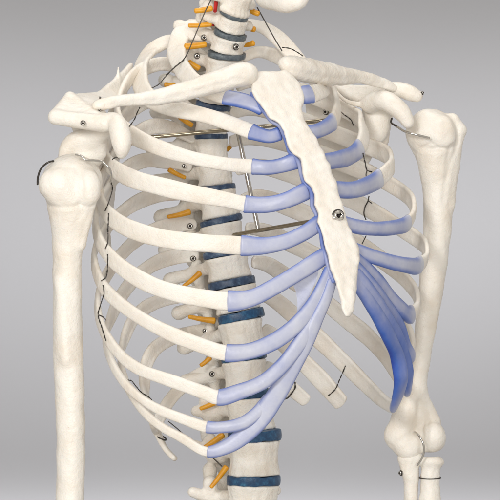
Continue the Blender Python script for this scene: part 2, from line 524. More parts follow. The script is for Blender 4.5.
verts_info = []
NV = len(dinfo) - 1
VNAMES = ['C6', 'C7'] + ['T%d' % i for i in range(1, 13)] + ['L1', 'L2', 'L3']
nerve_specs = {}
V_OBJ = {}
for i in range(NV):
    a, b = dinfo[i], dinfo[i + 1]
    nm = VNAMES[i]
    c = (a['c'] + b['c']) / 2
    top = a['c'][1] + a['th'] / 2; bot = b['c'][1] - b['th'] / 2
    c[1] = (top + bot) / 2; H = (bot - top) / 2 + 0.2
    rL = (a['rL'] + b['rL']) / 2 * 0.998; rA = (a['rA'] + b['rA']) / 2 * 0.998
    f = frame(c, (a['pit'] + b['pit']) / 2, (a['roll'] + b['roll']) / 2)
    T = f.to; lum = nm[0] == 'L'; cer = nm[0] == 'C'
    P = [body_prim(f, rL, rA, H, 0.13 if not cer else 0.07, i * 1.3, i * 2.1)]
    ks = [0]
    def add(p, k=4.0): P.append(p); ks.append(k)
    for s in (-1, 1):
        if cer:
            add(capsule(T(s*rL*0.7, -5, 1), T(s*(rL+5), -6, -1), 5, 4)); add(capsule(T(s*(rL+5), -6, -1), T(s*(rL+9), -14, -2), 4, 4.5))
            add(capsule(T(s*12, -14, 0), T(s*(rL+4), -24, -3), 5.5, 6.5)); add(capsule(T(s*(rL+3), -24, 6), T(s*(rL+4), -26, -9), 6, 6))
            add(capsule(T(s*(rL+2), -26, -4), T(0, -42, -8), 4, 4))
        else:
            tl_ = {'T1': 20, 'T2': 30, 'T3': 34, 'T4': 38}.get(nm, 42) if not lum else {'L1': 40, 'L2': 46, 'L3': 47}[nm]
            ta = -52 if not lum else -40
            add(capsule(T(s*rL*0.62, -rA*0.6, H*0.35), T(s*21, -34, H*0.25), 6.5, 6), 5)
            if lum:
                add(capsule(T(s*20, -32, 0), T(s*tl_, ta, {'L1': 6, 'L2': 13, 'L3': 9}[nm]), 6.5, 5.4), 6)
                add(capsule(T(s*31, -34, H*0.95), T(s*27, -36, H*0.1), 7.5, 8), 3); add(capsule(T(s*29, -40, -H*0.75), T(s*28, -42, -H*1.35), 7.5, 6.5), 3)
            else:
                add(capsule(T(s*19, -32, H*0.1), T(s*34, -46, 1), 6, 6.5), 5); add(ellipsoid(T(s*(tl_-3.5), ta, 0), (8.5, 8, 7.4), f.M), 3)
                add(capsule(T(s*17, -32, H*0.9), T(s*18, -33, -H*1.15), 5.5, 5), 4)
            add(capsule(T(s*19, -36, 0), T(0, -52, -3), 5, 6), 4)
    add(ellipsoid(T(0, -48, 0), (22 if not cer else 17, 7, H * 1.25 + 2), f.M), 4)
    add(capsule(T(0, -46, -2), T(0, -78 if not cer else -62, -(16 if not lum and not cer else 6)), 5.5, 4.5), 4)
    if nm == 'C6':
        # scalloped lower lip
        for q in range(9):
            an = math.radians(200 + 140 * q / 8); an = math.radians(20 + 140 * q / 8)
            add(ellipsoid(T(rL*1.02*math.cos(an), rA*1.02*math.sin(an), -H+2.5), (3.2, 3.2, 3.8), f.M), 1.5)
    mv, mf = sculpt(P, vox=1.35, ks=ks, lump=(0.22, 11.0), seed=100 + i)
    ob = link('vertebra', mv, mf, M['grey_bone'], root)
    V_OBJ[nm] = ob; verts_info.append((nm, f, rL, rA, H))
    # disc under the vertebra
    dv, df = disc_mesh(b)
    mt = 'disc_grey' if i < 3 else ('disc_teal' if i >= 11 else 'disc')
    link('intervertebral_disc', dv, df, M[mt], ob)

VF = {v[0]: v for v in verts_info}

# nerve stubs: vertebra, start, end, r0, r1, dz
NERVES = [('C6', (213, 8), (194, 11), 3.0, 2.6), ('C7', (212, 24), (188, 25.5), 2.6, 2.2), ('T1', (207, 44), (184, 46.5), 3.2, 3.4), ('T2', (200, 69), (188, 61), 3.0, 2.6),
          ('T4', (193, 126), (179, 116), 2.4, 2.8), ('T3', (176, 85), (164, 84.5), 2.6, 2.6), ('T6', (186, 178), (168, 169), 1.9, 2.7), ('T7', (191, 211.5), (167, 217), 3.2, 2.0), ('T9', (201, 272), (182, 287.5), 3.2, 1.7),
          ('T10', (216, 321), (188, 316.5), 3.3, 2.0), ('T11', (211, 357), (200, 366), 2.6, 2.0), ('T12', (216, 402), (199.5, 409), 3.0, 2.0), ('L1', (224, 434), (203, 448), 3.4, 1.8), ('L2', (227, 466), (210.5, 488), 3.2, 2.0),
          ('C6', (250, 10), (260, 14), 2.8, 3.0), ('C7', (246, 27), (256, 29.5), 2.6, 3.0), ('T1', (243, 45.5), (255, 42.5), 1.8, 3.2), ('T2', (243, 56), (246, 59.5), 2.2, 1.6), ('T5', (226, 150), (231, 146), 2.4, 2.0)]
for (nm, p, q, r0, r1) in NERVES:
    zc = VF[nm][1].c[2]
    left = p[0] < 236 and q[0] < p[0]
    z0, z1 = (zc + 4, zc + 6) if left else (zc - 22, zc - 20)
    if nm == 'T3': z0, z1 = zc, zc
    mid = ((p[0]+q[0])/2, (p[1]+q[1])/2 + 0.5, (z0+z1)/2)
    V, F = tube_mesh([(p[0], p[1], z0), mid, (q[0], q[1], z1)], [r0, (r0+r1)/2, r1], seg=12)
    link('nerve_root', V, F, M['nerve'], V_OBJ[nm])
V, F = tube_mesh([(217, -6, 34), (215.5, 8, 30), (214, 18, 26), (213, 26, 22)], [2.0, 2.0, 1.7, 1.4], seg=10)
link('vertebral_artery', V, F, M['artery'], root)

# dark foramina beside the bodies (the hollow canal openings)
screw(236, 47, VF['T1'][1].c[2] + 0.0 + 17.0, 2.6, V_OBJ['T1'], dirn=(0.35, 0.1, 1))

# ------------------------------------------------------------------ rib cage
class Cage:
    def __init__(s, xl, xr):
        s.R = (xr - xl) / 2; s.xc = (xr + xl) / 2
        s.a = s.R / 0.939; s.b = 0.68 * s.a; s.A0 = (s.xc - X0) / SY
        s.de = math.atan2(s.b * SY, s.a * CY)
        s.Rt = math.hypot(s.b * SY, s.a * CY)
        s.ctr = np.array([s.xc, s.A0 * CY])
    def z(s, x, br):
        u = max(-1, min(1, (x - s.xc) / s.Rt))
        t = s.de + math.acos(u) if br == 'f' else s.de - math.acos(u)
        if br == 'l': t = s.de + math.pi
        if br == 'r': t = s.de
        return (s.A0 + s.b * math.sin(t)) * CY - s.a * math.cos(t) * SY

def stern_z(y): return float(np.interp(y, [60, 95, 130, 200, 260, 320], [106, 122, 143, 174, 193, 205]))

def build_rib(cage, pts, nb, th=2.9, flat=None, h_c=1.05, th_c=4.0, tintf=None, sternum_end=True, name='rib', wob=0.03, label=None, push=None):
    """pts: (x, y, branch or z, half height); nb = index of the last bony point (None: all bone)"""
    xl, xr = cage; cg = Cage(xl, xr)
    P = []
    for (x, y, br, h) in pts:
        z = br if not isinstance(br, str) else cg.z(x, br)
        P.append([x, y, z, h])
    P = np.array(P, float)
    if nb is not None and sternum_end:
        i0 = nb; ze = stern_z(P[-1, 1]) - (4 if P[-1, 0] < 300 and P[0, 0] > 235 else 0); dz = ze - P[-1, 2]
        seglen = np.concatenate([[0], np.cumsum(np.linalg.norm(np.diff(P[i0:, :2], axis=0), axis=1))])
        u = seglen / seglen[-1]; P[i0:, 2] += dz * (u * u * (3 - 2 * u))
    Q, idx = spline(P, 1.8)
    C = Q[:, :3].copy(); C[:, 2] = gsmooth(C[:, 2], 14); h = gsmooth(Q[:, 3], 6)
    C[:, :2] = np.stack([gsmooth(C[:, 0], 3), gsmooth(C[:, 1], 3)], 1)
    ctr = np.stack([np.full(len(C), cg.xc), C[:, 1], np.full(len(C), cg.ctr[1])], 1)
    Nr = C - ctr; Nr[:, 1] = 0; Nr = nrm(Nr)
    if flat is not None:
        u = np.linspace(0, 1, len(C))[:, None]
        F3 = np.array(flat, float)
        Nr = nrm(np.stack([np.interp(u[:, 0], np.linspace(0, 1, len(F3)), F3[:, k]) for k in range(3)], 1))
    if push is not None:
        ci = np.interp(np.arange(len(C)), idx, np.arange(len(idx)))
        pv = gsmooth(np.interp(ci, [q[0] for q in push], [q[1] for q in push]), 8)
        Nr = nrm(Nr + pv[:, None] * np.array([0, 0, 1.0]))
    Nr = nrm(gsmooth(Nr, 6))
    ib = idx[nb] if nb is not None else len(C) - 1
    V, F, ang, arc, fac = sweep(C[:ib+1], h[:ib+1], th, Nr[:ib+1], seg=22, ex=3.1, cap1=nb is None, wob=wob, groove=0.5)
    rib = link(name, V, F, M['bone'], root)
    if label: rib['label'] = label
    cart = None
    if nb is not None:
        Cc = C[ib-1:]; hc = h[ib-1:] * h_c
        n = len(Cc); u = np.linspace(0, 1, n)
        bulge = 1 + 0.10 * np.exp(-(u / 0.12) ** 2)
        V, F, ang, arc, fac = sweep(Cc, hc * bulge, th_c * bulge, Nr[ib-1:], seg=20, ex=2.2, cap0=True, cap1=True, capl=0.35, wob=wob * 0.8)
        uu = arc / arc.max()
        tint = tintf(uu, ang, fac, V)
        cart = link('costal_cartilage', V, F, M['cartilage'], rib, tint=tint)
    return rib, cart

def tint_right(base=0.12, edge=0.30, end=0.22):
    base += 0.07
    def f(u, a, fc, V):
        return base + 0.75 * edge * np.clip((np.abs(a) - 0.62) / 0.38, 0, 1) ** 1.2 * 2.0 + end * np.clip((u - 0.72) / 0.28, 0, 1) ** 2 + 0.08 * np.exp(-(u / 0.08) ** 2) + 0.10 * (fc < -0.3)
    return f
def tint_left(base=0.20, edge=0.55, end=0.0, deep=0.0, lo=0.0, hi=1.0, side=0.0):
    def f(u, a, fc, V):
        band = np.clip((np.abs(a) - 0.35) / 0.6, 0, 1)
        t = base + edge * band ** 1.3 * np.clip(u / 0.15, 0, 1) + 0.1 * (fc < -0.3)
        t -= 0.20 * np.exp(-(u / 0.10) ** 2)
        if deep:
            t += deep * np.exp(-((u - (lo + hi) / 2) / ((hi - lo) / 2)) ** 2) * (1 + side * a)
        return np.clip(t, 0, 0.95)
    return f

R_OBJ = {}
tr = tint_right
# right-hand ribs of the body (towards the left of the picture)
R_OBJ['R1'], _ = build_rib((168, 325), [(213, 35, 16, 4), (205, 33, 14, 10), (194, 30, 10, 11), (183, 33, 10, 10.5), (177.5, 45, 20, 10), (178.5, 60, 44, 9.5), (186, 74, 78, 9.5), (200, 86, 104, 9), (214, 93, 114, 8), (225, 97, 118, 7.5), (240, 100, 121, 7.5), (255, 105, 122, 7), (264, 111, 122, 6)], 9, th=3.2,
          flat=[(-.1, -.35, .95), (-.3, -.35, .9), (-.4, -.15, .85), (-.4, -.1, .9), (-.1, -.4, .9), (0, -.3, 1)], tintf=tr(0.16, 0.35, 0.25))
R_OBJ['R2'], _ = build_rib((141, 338), [(207, 59, 8, 5), (196, 52, 0, 6), (182, 44, -10, 8), (167, 42, -16, 8), (153, 49, -12, 9.5), (144, 60, 2, 10.5), (140, 75, 30, 10.5), (143, 90, 62, 10), (153, 101, 86, 8.8), (166, 107, 100, 8), (182, 110.5, 108, 8), (205, 115.5, 116, 8), (230, 123.5, 124, 8), (251, 131.5, 132, 7.8), (260, 134.5, 136, 7), (270, 136.5, 139, 6.6), (281, 133, 142, 7)], 13, th=3.2,
          flat=[(-.3, -.6, .7), (-.6, -.35, .7), (-.6, -.1, .7), (-.35, -.1, .9), (0, -.15, 1), (.1, -.1, 1), (.3, 0, 1)], tintf=tr(0.22, 0.30, 0.25))
R_OBJ['R3'], _ = build_rib((117, 366), [(200, 83, 0, 5), (186, 72, 'b', 6), (167, 64, 'b', 7), (148, 67, 'b', 7.5), (131, 78, 'b', 8), (121, 95, 'b', 8), (117, 112, 'l', 8.5), (122, 126, 'f', 8.5), (134, 136, 'f', 9), (150, 144, 'f', 8.2), (170, 151.5, 'f', 7.8), (195, 158.5, 'f', 7), (225, 164, 'f', 6.8), (252, 166.5, 'f', 7.2), (268, 167.5, 'f', 7.4), (283, 165, 'f', 7.4), (297, 160, 'f', 8.6)], 13, tintf=tr(0.12, 0.3, 0.22))
R_OBJ['R4'], _ = build_rib((106, 393), [(196, 112, 0, 5), (178, 101, 'b', 6), (158, 98, 'b', 7), (138, 106, 'b', 8), (120, 122, 'b', 8), (109, 142, 'b', 8.5), (106, 157, 'l', 8.5), (112, 167, 'f', 9), (121, 173, 'f', 9.5), (136, 180, 'f', 9.8), (155, 185, 'f', 9.3), (180, 191, 'f', 9), (205, 196, 'f', 8.4), (228, 200, 'f', 8), (245, 204, 'f', 8), (268, 204.5, 'f', 8), (287, 200, 'f', 8), (308, 190, 'f', 8.6)], 14, tintf=tr(0.1, 0.28, 0.2))
R_OBJ['R5'], _ = build_rib((99, 412), [(196, 141, 0, 5), (178, 131, 'b', 7), (157, 126, 'b', 8), (138, 133, 'b', 8), (118, 150, 'b', 8), (105, 172, 'b', 8), (99.5, 190, 'l', 8.5), (103, 207, 'f', 9), (111, 217, 'f', 9.5), (124, 226, 'f', 9.5), (150, 235.5, 'f', 9), (180, 241, 'f', 9.5), (210, 243.5, 'f', 9.3), (241, 245.5, 'f', 9), (260, 246, 'f', 8.6), (284, 242, 'f', 7.6), (304, 233, 'f', 7.6), (322, 221, 'f', 8.2)], 13, tintf=tr(0.08, 0.28, 0.2))
R_OBJ['R6'], _ = build_rib((95, 427), [(192, 168, 0, 5.5), (180, 164, 2, 6.5), (165, 161.5, 'b', 7.5), (148, 160, 'b', 7.5), (132, 165, 'b', 7.5), (116, 177, 'b', 7.5), (103, 198, 'b', 8), (95.5, 222, 'l', 8), (99, 240, 'f', 8.3), (107, 253, 'f', 8.5), (120, 266, 'f', 8.5), (136, 277, 'f', 8.8), (155, 286.5, 'f', 9), (180, 294, 'f', 9), (205, 298.5, 'f', 9), (228, 301, 'f', 9.2), (250, 298.5, 'f', 8.6), (275, 286.5, 'f', 8), (300, 271.5, 'f', 8), (326, 255, 'f', 8.5)], 15, tintf=tr(0.06, 0.26, 0.2))
R_OBJ['R7'], _ = build_rib((94, 428), [(196, 197, 0, 5.5), (183, 194, 0, 6.5), (165, 193.5, 'b', 7.5), (150, 197, 'b', 8), (134, 204, 'b', 8), (117, 217, 'b', 8), (102, 236, 'b', 7.5), (94, 257, 'l', 7.5), (97, 274, 'f', 7.5), (104, 288, 'f', 7.5), (117, 301, 'f', 7.5), (130, 311, 'f', 7.2), (145, 320.5, 'f', 7.2), (168, 332.5, 'f', 7.4), (196, 343.5, 'f', 7.6), (226, 353, 'f', 8), (250, 351, 'f', 8), (274, 341.5, 'f', 8), (294, 327, 'f', 7.8), (312, 306, 'f', 7.4), (324, 284, 'f', 7), (331, 268, 'f', 6.5)], 15, tintf=tr(0.06, 0.26, 0.12))
R_OBJ['R8'], _ = build_rib((97, 424), [(197, 226, 2, 5.5), (186, 224, 0, 7), (171, 225.5, 'b', 7.5), (155, 230, 'b', 7.5), (138, 239, 'b', 7.5), (121, 255, 'b', 7.5), (106, 277, 'b', 7), (97.5, 300, 'l', 6.5), (99, 318, 'f', 6.2), (105, 334, 'f', 6.2), (116, 350, 'f', 6.2), (128, 362, 'f', 6.3), (142, 370.5, 'f', 6.4), (160, 377, 'f', 6.4), (185, 385.5, 'f', 6.6), (205, 393, 'f', 7), (218, 397.5, 'f', 7.4), (240, 391.5, 'f', 7.2), (262, 382.5, 'f', 7.2), (280, 368, 'f', 7.4), (297, 347, 'f', 7.4), (311, 326, 'f', 7), (322, 302, 'f', 6.5), (329, 282, 'f', 6), (333, 268, 'f', 5.5)], 16, push=[(0, 0), (4, -.4), (6, -.6), (7, 0)], tintf=tr(0.06, 0.24, 0.1))
R_OBJ['R9'], _ = build_rib((105, 412), [(199, 258, 4, 5.5), (190, 255.5, 2, 7), (175, 257, 'b', 7.5), (155, 263.5, 'b', 7.5), (137, 276.5, 'b', 7.5), (122, 295, 'b', 7.5), (111, 318, 'b', 7), (105.5, 338, 'l', 5.5), (109, 355, 'f', 5), (118, 374, 'f', 4.8), (129, 388, 'f', 4.8), (143, 400, 'f', 4.8), (160, 410, 'f', 5), (182, 418.5, 'f', 5.2), (207, 427, 'f', 5.6), (225, 427, 'f', 5.8), (243, 423, 'f', 6.4), (258, 412, 'f', 6.5), (270, 397, 'f', 6)], 14, push=[(0, 0), (3, -.5), (5, -1.0), (6, -.7), (7, 0)], sternum_end=False, tintf=tr(0.05, 0.24, 0.05))
R_OBJ['R10'], _ = build_rib((120, 400), [(206, 293, 8, 5.5), (196, 292, 4, 6.5), (180, 296, 'b', 7), (160, 301, 'b', 7), (145, 308, 'b', 7), (133, 320, 'b', 6.5), (125, 338, 'b', 6.5), (120.5, 358, 'l', 5.5), (124, 378, 'f', 4.8), (133, 397, 'f', 4.5), (146, 414, 'f', 4.4), (162, 427, 'f', 4.5), (182, 438, 'f', 4.6), (208, 452, 'f', 5.2), (226, 447, 'f', 6.6), (243, 436, 'f', 8.4), (259, 419, 'f', 10), (275, 397, 'f', 9.6), (290, 371, 'f', 8.6), (305, 344, 'f', 7.8), (317, 318, 'f', 7), (326, 298, 'f', 6), (332, 279, 'f', 5.5)], 13, push=[(0, 0), (3, -.6), (5, -1.2), (6, -.9), (7, 0)], tintf=tr(0.05, 0.24, 0.08))
R_OBJ['R11'], _ = build_rib((140, 380), [(213, 331, 26, 6), (204, 331.5, 22, 7.5), (190, 334, 6, 7.5), (170, 339, 'b', 7.5), (154, 350, 'b', 7.5), (146, 366, 'b', 7), (144.5, 384, 'b', 6.5), (147, 402, 'l', 5.5), (152, 420, 'l', 5), (158, 434, 30, 4.6), (165, 448, 38, 4.4), (176, 460, 46, 4.4)], None, push=[(0, -.6), (3, -1.2), (7, -1.5), (8, -.6), (9, 0)], name='floating_rib')
R_OBJ['R12'], _ = build_rib((150, 380), [(219, 374, 40, 7), (210, 374, 38, 9.5), (197, 378, 26, 8.5), (181, 388, 8, 7), (168.5, 402, 0, 6.5), (160, 417, 2, 6), (153.5, 431, 6, 5)], None, push=[(0, -2), (6, -2)], name='floating_rib')

tl = tint_left
def LB(*a, **k): return build_rib(*a, **k)
R_OBJ['L1'], _ = LB((168, 325), [(244, 24, -2, 5), (253, 25, -14, 7), (266, 29.5, -26, 9), (279, 39, -32, 10.5), (290, 51, -30, 10.5), (302, 66, -14, 10), (314, 78, 14, 9), (322, 86, 50, 8.5), (321, 91, 84, 8), (311, 94, 106, 9), (303, 95, 108, 9), (297, 96, 106, 8)], 9, th=3.2,
          flat=[(.3, -.7, .6), (.4, -.6, .7), (.4, -.5, .8), (.5, -.3, .8), (.3, -.2, .9), (.2, -.2, 1)], tintf=tl(0.24, 0.3))
R_OBJ['L2'], _ = LB((141, 338), [(242, 58, 0, 5), (258, 52, -20, 6), (276, 56, -40, 7.5), (296, 67, -48, 7.5), (315, 78, -40, 8), (330, 90, -10, 8), (337, 102, 26, 8.5), (337, 112, 60, 8.5), (333, 121.5, 88, 8), (325, 127.5, 108, 7.6), (311, 132.5, 128, 7.4), (300, 133, 134, 7)], 8, push=[(5, 0), (6, .9), (8, .7), (9, .3), (11, 0)], tintf=tl(0.16, 0.4))
R_OBJ['L3'], _ = LB((117, 366), [(236, 86, 0, 6), (252, 81, -22, 7), (276, 84, 'b', 8), (302, 92, 'b', 8.5), (330, 103, 'b', 8.5), (352, 114, 'b', 8.5), (362.5, 124, 'r', 9), (364, 136, 38, 9), (360, 147.5, 56, 8.8), (351, 155.5, 'f', 8.6), (338, 159.5, 'f', 8.4), (318, 163, 'f', 8)], 8, push=[(5, 0), (6, 1.0), (8, 1.0), (9, .4), (11, 0)], tintf=tl(0.16, 0.42))
R_OBJ['L4'], _ = LB((106, 393), [(230, 114, -2, 6), (248, 109, -26, 7), (274, 112, 'b', 8.5), (304, 122, 'b', 9), (336, 134, 'b', 9), (364, 145, 'b', 9), (385, 153.5, 'b', 9), (391.5, 162, 'r', 9), (388, 171, 72, 9), (380, 178, 'f', 9), (367, 185.5, 'f', 8.6), (352, 190, 'f', 8.4), (330, 189, 'f', 8)], 9, push=[(6, 0), (7, .5), (8, .6), (9, .3), (10, 0)], tintf=tl(0.16, 0.42))
R_OBJ['L5'], _ = LB((99, 412), [(230, 142, -4, 6), (248, 138, -26, 7), (276, 140, 'b', 9), (306, 149, 'b', 9.5), (338, 161, 'b', 9.5), (366, 172, 'b', 9), (391, 185, 'b', 8.5), (407, 196, 'b', 8.2), (413, 206, 'r', 8), (413, 215, 54, 7.6), (408, 222.5, 68, 7.4), (394, 227.5, 'f', 7.2), (370, 228.5, 'f', 7), (350, 225, 'f', 7), (336, 220, 'f', 6.8)], 10, tintf=tl(0.16, 0.42))
R_OBJ['L6'], _ = LB((95, 427), [(236, 170, -2, 6), (254, 166, -24, 7), (284, 172, 'b', 9), (316, 183, 'b', 9.5), (346, 197, 'b', 9), (373, 211.5, 'b', 8.8), (400, 228, 'b', 8.5), (419, 241, 'b', 8.2), (426, 251, 'r', 8), (426, 258, 54, 8), (420, 264.5, 70, 8), (405, 265, 'f', 7.6), (382, 259.5, 'f', 7.4), (360, 252, 'f', 7), (347, 246, 'f', 6.5)], 10, tintf=tl(0.18, 0.44))
R_OBJ['L7'], _ = LB((94, 420), [(242, 200, 0, 6), (258, 196, -20, 7), (286, 206, 'b', 9), (318, 220, 'b', 9), (346, 236, 'b', 9), (372, 253, 'b', 9), (396, 271, 'b', 8.5), (412, 288, 'b', 8), (417, 300, 'r', 8), (417, 308, 54, 8), (411.5, 314, 66, 8.2), (402, 309.5, 'f', 8), (389, 296.5, 'f', 8), (376, 279.5, 'f', 7.8), (360, 263, 'f', 7.4), (348, 252, 'f', 7)], 10, push=[(9, 0), (11, .8), (14, .4)], tintf=tl(0.26, 0.40, deep=.12, lo=0, hi=.3))
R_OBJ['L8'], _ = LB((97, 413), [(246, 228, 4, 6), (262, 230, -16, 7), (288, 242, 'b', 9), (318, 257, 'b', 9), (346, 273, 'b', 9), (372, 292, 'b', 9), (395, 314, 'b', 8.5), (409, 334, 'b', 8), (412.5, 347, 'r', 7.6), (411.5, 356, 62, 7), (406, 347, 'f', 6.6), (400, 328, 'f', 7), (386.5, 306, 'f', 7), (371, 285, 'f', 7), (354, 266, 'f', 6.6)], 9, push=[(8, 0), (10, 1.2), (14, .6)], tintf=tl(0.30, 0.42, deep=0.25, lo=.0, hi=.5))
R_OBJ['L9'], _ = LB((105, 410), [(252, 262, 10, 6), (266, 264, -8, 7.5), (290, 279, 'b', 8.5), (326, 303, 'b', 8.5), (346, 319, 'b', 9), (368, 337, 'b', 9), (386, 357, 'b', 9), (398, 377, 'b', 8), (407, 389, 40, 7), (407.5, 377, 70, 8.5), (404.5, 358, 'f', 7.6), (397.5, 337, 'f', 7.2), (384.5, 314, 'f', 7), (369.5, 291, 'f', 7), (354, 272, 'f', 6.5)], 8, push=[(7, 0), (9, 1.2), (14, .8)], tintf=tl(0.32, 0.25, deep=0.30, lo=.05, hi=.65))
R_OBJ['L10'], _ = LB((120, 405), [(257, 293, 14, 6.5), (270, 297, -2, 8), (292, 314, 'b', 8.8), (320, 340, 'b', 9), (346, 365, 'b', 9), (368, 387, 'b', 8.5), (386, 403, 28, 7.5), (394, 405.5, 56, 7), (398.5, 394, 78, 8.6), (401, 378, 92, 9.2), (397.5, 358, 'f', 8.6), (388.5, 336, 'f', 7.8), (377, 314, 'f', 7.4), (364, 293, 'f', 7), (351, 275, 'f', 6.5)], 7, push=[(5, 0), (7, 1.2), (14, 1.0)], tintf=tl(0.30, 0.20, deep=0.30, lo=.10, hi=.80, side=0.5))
R_OBJ['L11'], _ = LB((130, 390), [(262, 329, 20, 6.5), (274, 336, 6, 8), (296, 355, 'b', 9), (320, 379, 'b', 9.5), (343, 405, 'b', 9)], None, name='floating_rib')
R_OBJ['L12'], _ = LB((150, 380), [(264, 366, 30, 6), (274, 371, 18, 7), (290, 387, 4, 7.5), (308, 402.5, 0, 6.5)], None, name='floating_rib')

for k_ in ('L8', 'L9', 'L10'):
    R_OBJ[k_].children[0]['label'] = 'deep blue cartilage strip fanning down from the lower tip of the breastbone'
R_OBJ['L11']['label'] = 'broad cream rib with a free rounded end and a dark wire across it'
# translucent web between the sixth and seventh cartilages
def web(outline, zfun, parent, t=1.6, tint=0.18):
    V, F = [], []
    n = len(outline)
    for dz in (t, -t):
        for (x, y) in outline: V.append((x, y, zfun(y) + dz))
    F.append(tuple(range(n))); F.append(tuple(range(2*n - 1, n - 1, -1)))
    for i in range(n):
        k = (i + 1) % n
        F.append((i, n + i, n + k, k))
    return link('cartilage_web', V, F, M['cartilage'], parent, tint=np.full(2*n, tint), smooth=False)
web([(293, 285), (306, 276), (319, 270), (316, 281), (309, 297), (301, 312), (297, 314), (297.5, 303), (296, 292)], lambda y: 187, R_OBJ['R7'], tint=0.14)

# ------------------------------------------------------------------ sternum
OUT = [(255, 72), (265, 71), (276, 71.5), (286, 69), (294, 76), (301, 85), (305, 97), (302, 109), (304, 118), (308, 126), (313, 134), (317, 138), (319, 146), (324, 151), (326, 159), (331, 165), (332, 174), (337, 181), (338, 191), (341, 199), (345, 212),
       (349, 226), (354, 237), (358, 245), (360, 258), (358, 270), (357, 281), (356, 295), (354, 310), (350.5, 318), (346, 317), (342, 309), (339.5, 296), (336, 283), (331, 271), (328, 258), (324, 244), (322, 232), (317, 222), (318, 213), (314, 205), (314.5, 194), (310, 187), (304, 181), (302, 171), (300.5, 160), (294, 155), (289, 150), (286, 141), (284, 132), (279, 124), (270, 119), (264, 110), (257, 102), (251, 91), (251, 80)]
OUT = np.array(OUT, float)
cenx = lambda y: np.interp(y, [70, 95, 125, 160, 200, 240, 290, 320], [273, 278, 293, 315, 327, 340, 347, 350])
def poly_sd(P2, poly):
    d = np.full(P2.shape[:-1], 1e9); s = np.ones(P2.shape[:-1])
    n = len(poly)
    for i in range(n):
        a, b = poly[i], poly[i - 1]
        e = b - a; w = P2 - a
        t = np.clip((w @ e) / (e @ e), 0, 1)
        q = w - t[..., None] * e; d = np.minimum(d, (q * q).sum(-1))
        c1 = P2[..., 1] >= a[1]; c2 = P2[..., 1] < b[1]; c3 = e[0] * w[..., 1] > e[1] * w[..., 0]
        al = (c1 & c2 & c3) | (~c1 & ~c2 & ~c3)
        s = np.where(al, -s, s)
    return s * np.sqrt(d)
def stern_plane(x, y):
    return np.interp(y, [60, 95, 130, 200, 260, 320], [112, 128, 150, 182, 202, 214]) - (x - cenx(y)) * 0.45
def sternum_prim():
    def f(P):
        d2 = poly_sd(P[..., :2], OUT)
        zz = P[..., 2] - stern_plane(P[..., 0], P[..., 1])
        y = P[..., 1]
        seam = 1.0 * np.exp(-((y - 124 - (P[..., 0] - 293) * -0.06) / 1.6) ** 2) - 1.6 * np.exp(-((y - 130) / 7.0) ** 2) + 0.8 * np.exp(-((y - 287 - (P[..., 0] - 347) * 0.3) / 1.5) ** 2)
        thick = 6.2 - 1.2 * np.exp(-(d2 / 6.0) ** 2) * 0 - seam
        return smax(d2, np.abs(zz) - thick, 5.0)
    f.bb = (np.array([248, 66, 95.]), np.array([364, 323, 235.])); return f
sv, sf = sculpt([sternum_prim()], vox=1.15, lump=(0.65, 11.0), seed=41)
sternum = link('sternum', sv, sf, M['white_bone'], root)
# blue edge strip down the side of the breastbone
left_edge = [(252, 92), (258, 103), (265, 112), (272, 121), (280, 126), (284, 134), (287, 143), (290, 152), (296, 157), (300, 164), (302, 174), (305, 183), (311, 189), (313, 198), (313, 206), (317, 215), (317, 224), (321, 233), (323, 245), (327, 259), (330, 271), (335, 283)]
pts = np.array([(x - 0.6, y, stern_z(y) + 4) for x, y in left_edge])
C, _ = spline(pts, 1.6)
V, F, ang, arc, fac = sweep(C, 2.2, 2.6, np.tile([0, 0, 1.0], (len(C), 1)), seg=12, ex=2, wob=0.12)
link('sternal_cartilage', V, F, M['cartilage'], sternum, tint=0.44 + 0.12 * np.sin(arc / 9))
# bolt with wing nut that holds the breastbone to the rod
bz = float(stern_plane(338, 215)) + 6
screw(338, 215.5, bz + 0.5, 5.0, sternum, dirn=(0.3, -0.05, 1), name='bolt')
V1 = []
for (x, y, rx, ry) in ((334.5, 217.5, 2.6, 2.2), (341.5, 217.0, 2.4, 2.2), (338.5, 212.5, 2.8, 1.9)):
    v, fcs = sculpt([ellipsoid((x, y, bz + 4.5), (rx, ry, 2.4))], vox=0.6, lump=None, pad=2); V1.append((v, fcs))
V, F = join(V1); link('wing_nut', V, F, M['steel'], sternum)

# ------------------------------------------------------------------ clavicles
def clavicle(pts, seed):
    q = np.array(pts, float)[:, :3]
    mid = [(x, y + 0.28 * r_) for x, y, z, r_ in pts][1:-1]
    v, f = sculpt(chain(pts), vox=1.1, k=3.0, lump=(0.5, 17), seed=seed, post=grooves([(mid, 3.2, 1.3)], -60))
    return link('clavicle', v, f, M['bone'], root)
clavicle([(97, 105.5, 168, 5.2), (106, 103.5, 168, 6.3), (120, 101, 164, 6.0), (138, 99.5, 158, 6.6), (155, 97.5, 152, 7.8), (172, 94.5, 148, 8.8), (190, 89.5, 145, 9.8), (208, 84.5, 143, 10.6), (226, 79, 140, 11.4), (240, 75, 137, 12.2), (247, 74, 135, 11.4)], 51)
clavicle([(286, 64, 108, 8.0), (291, 66.5, 104, 11.0), (300, 69, 96, 12.0), (312, 71.5, 82, 12), (326, 74, 64, 11.6), (340, 75.8, 46, 9.8), (355, 76.5, 28, 7.2), (370, 79.5, 14, 6.0), (384, 84, 2, 5.6), (394, 88.2, -4, 3.8)], 52)

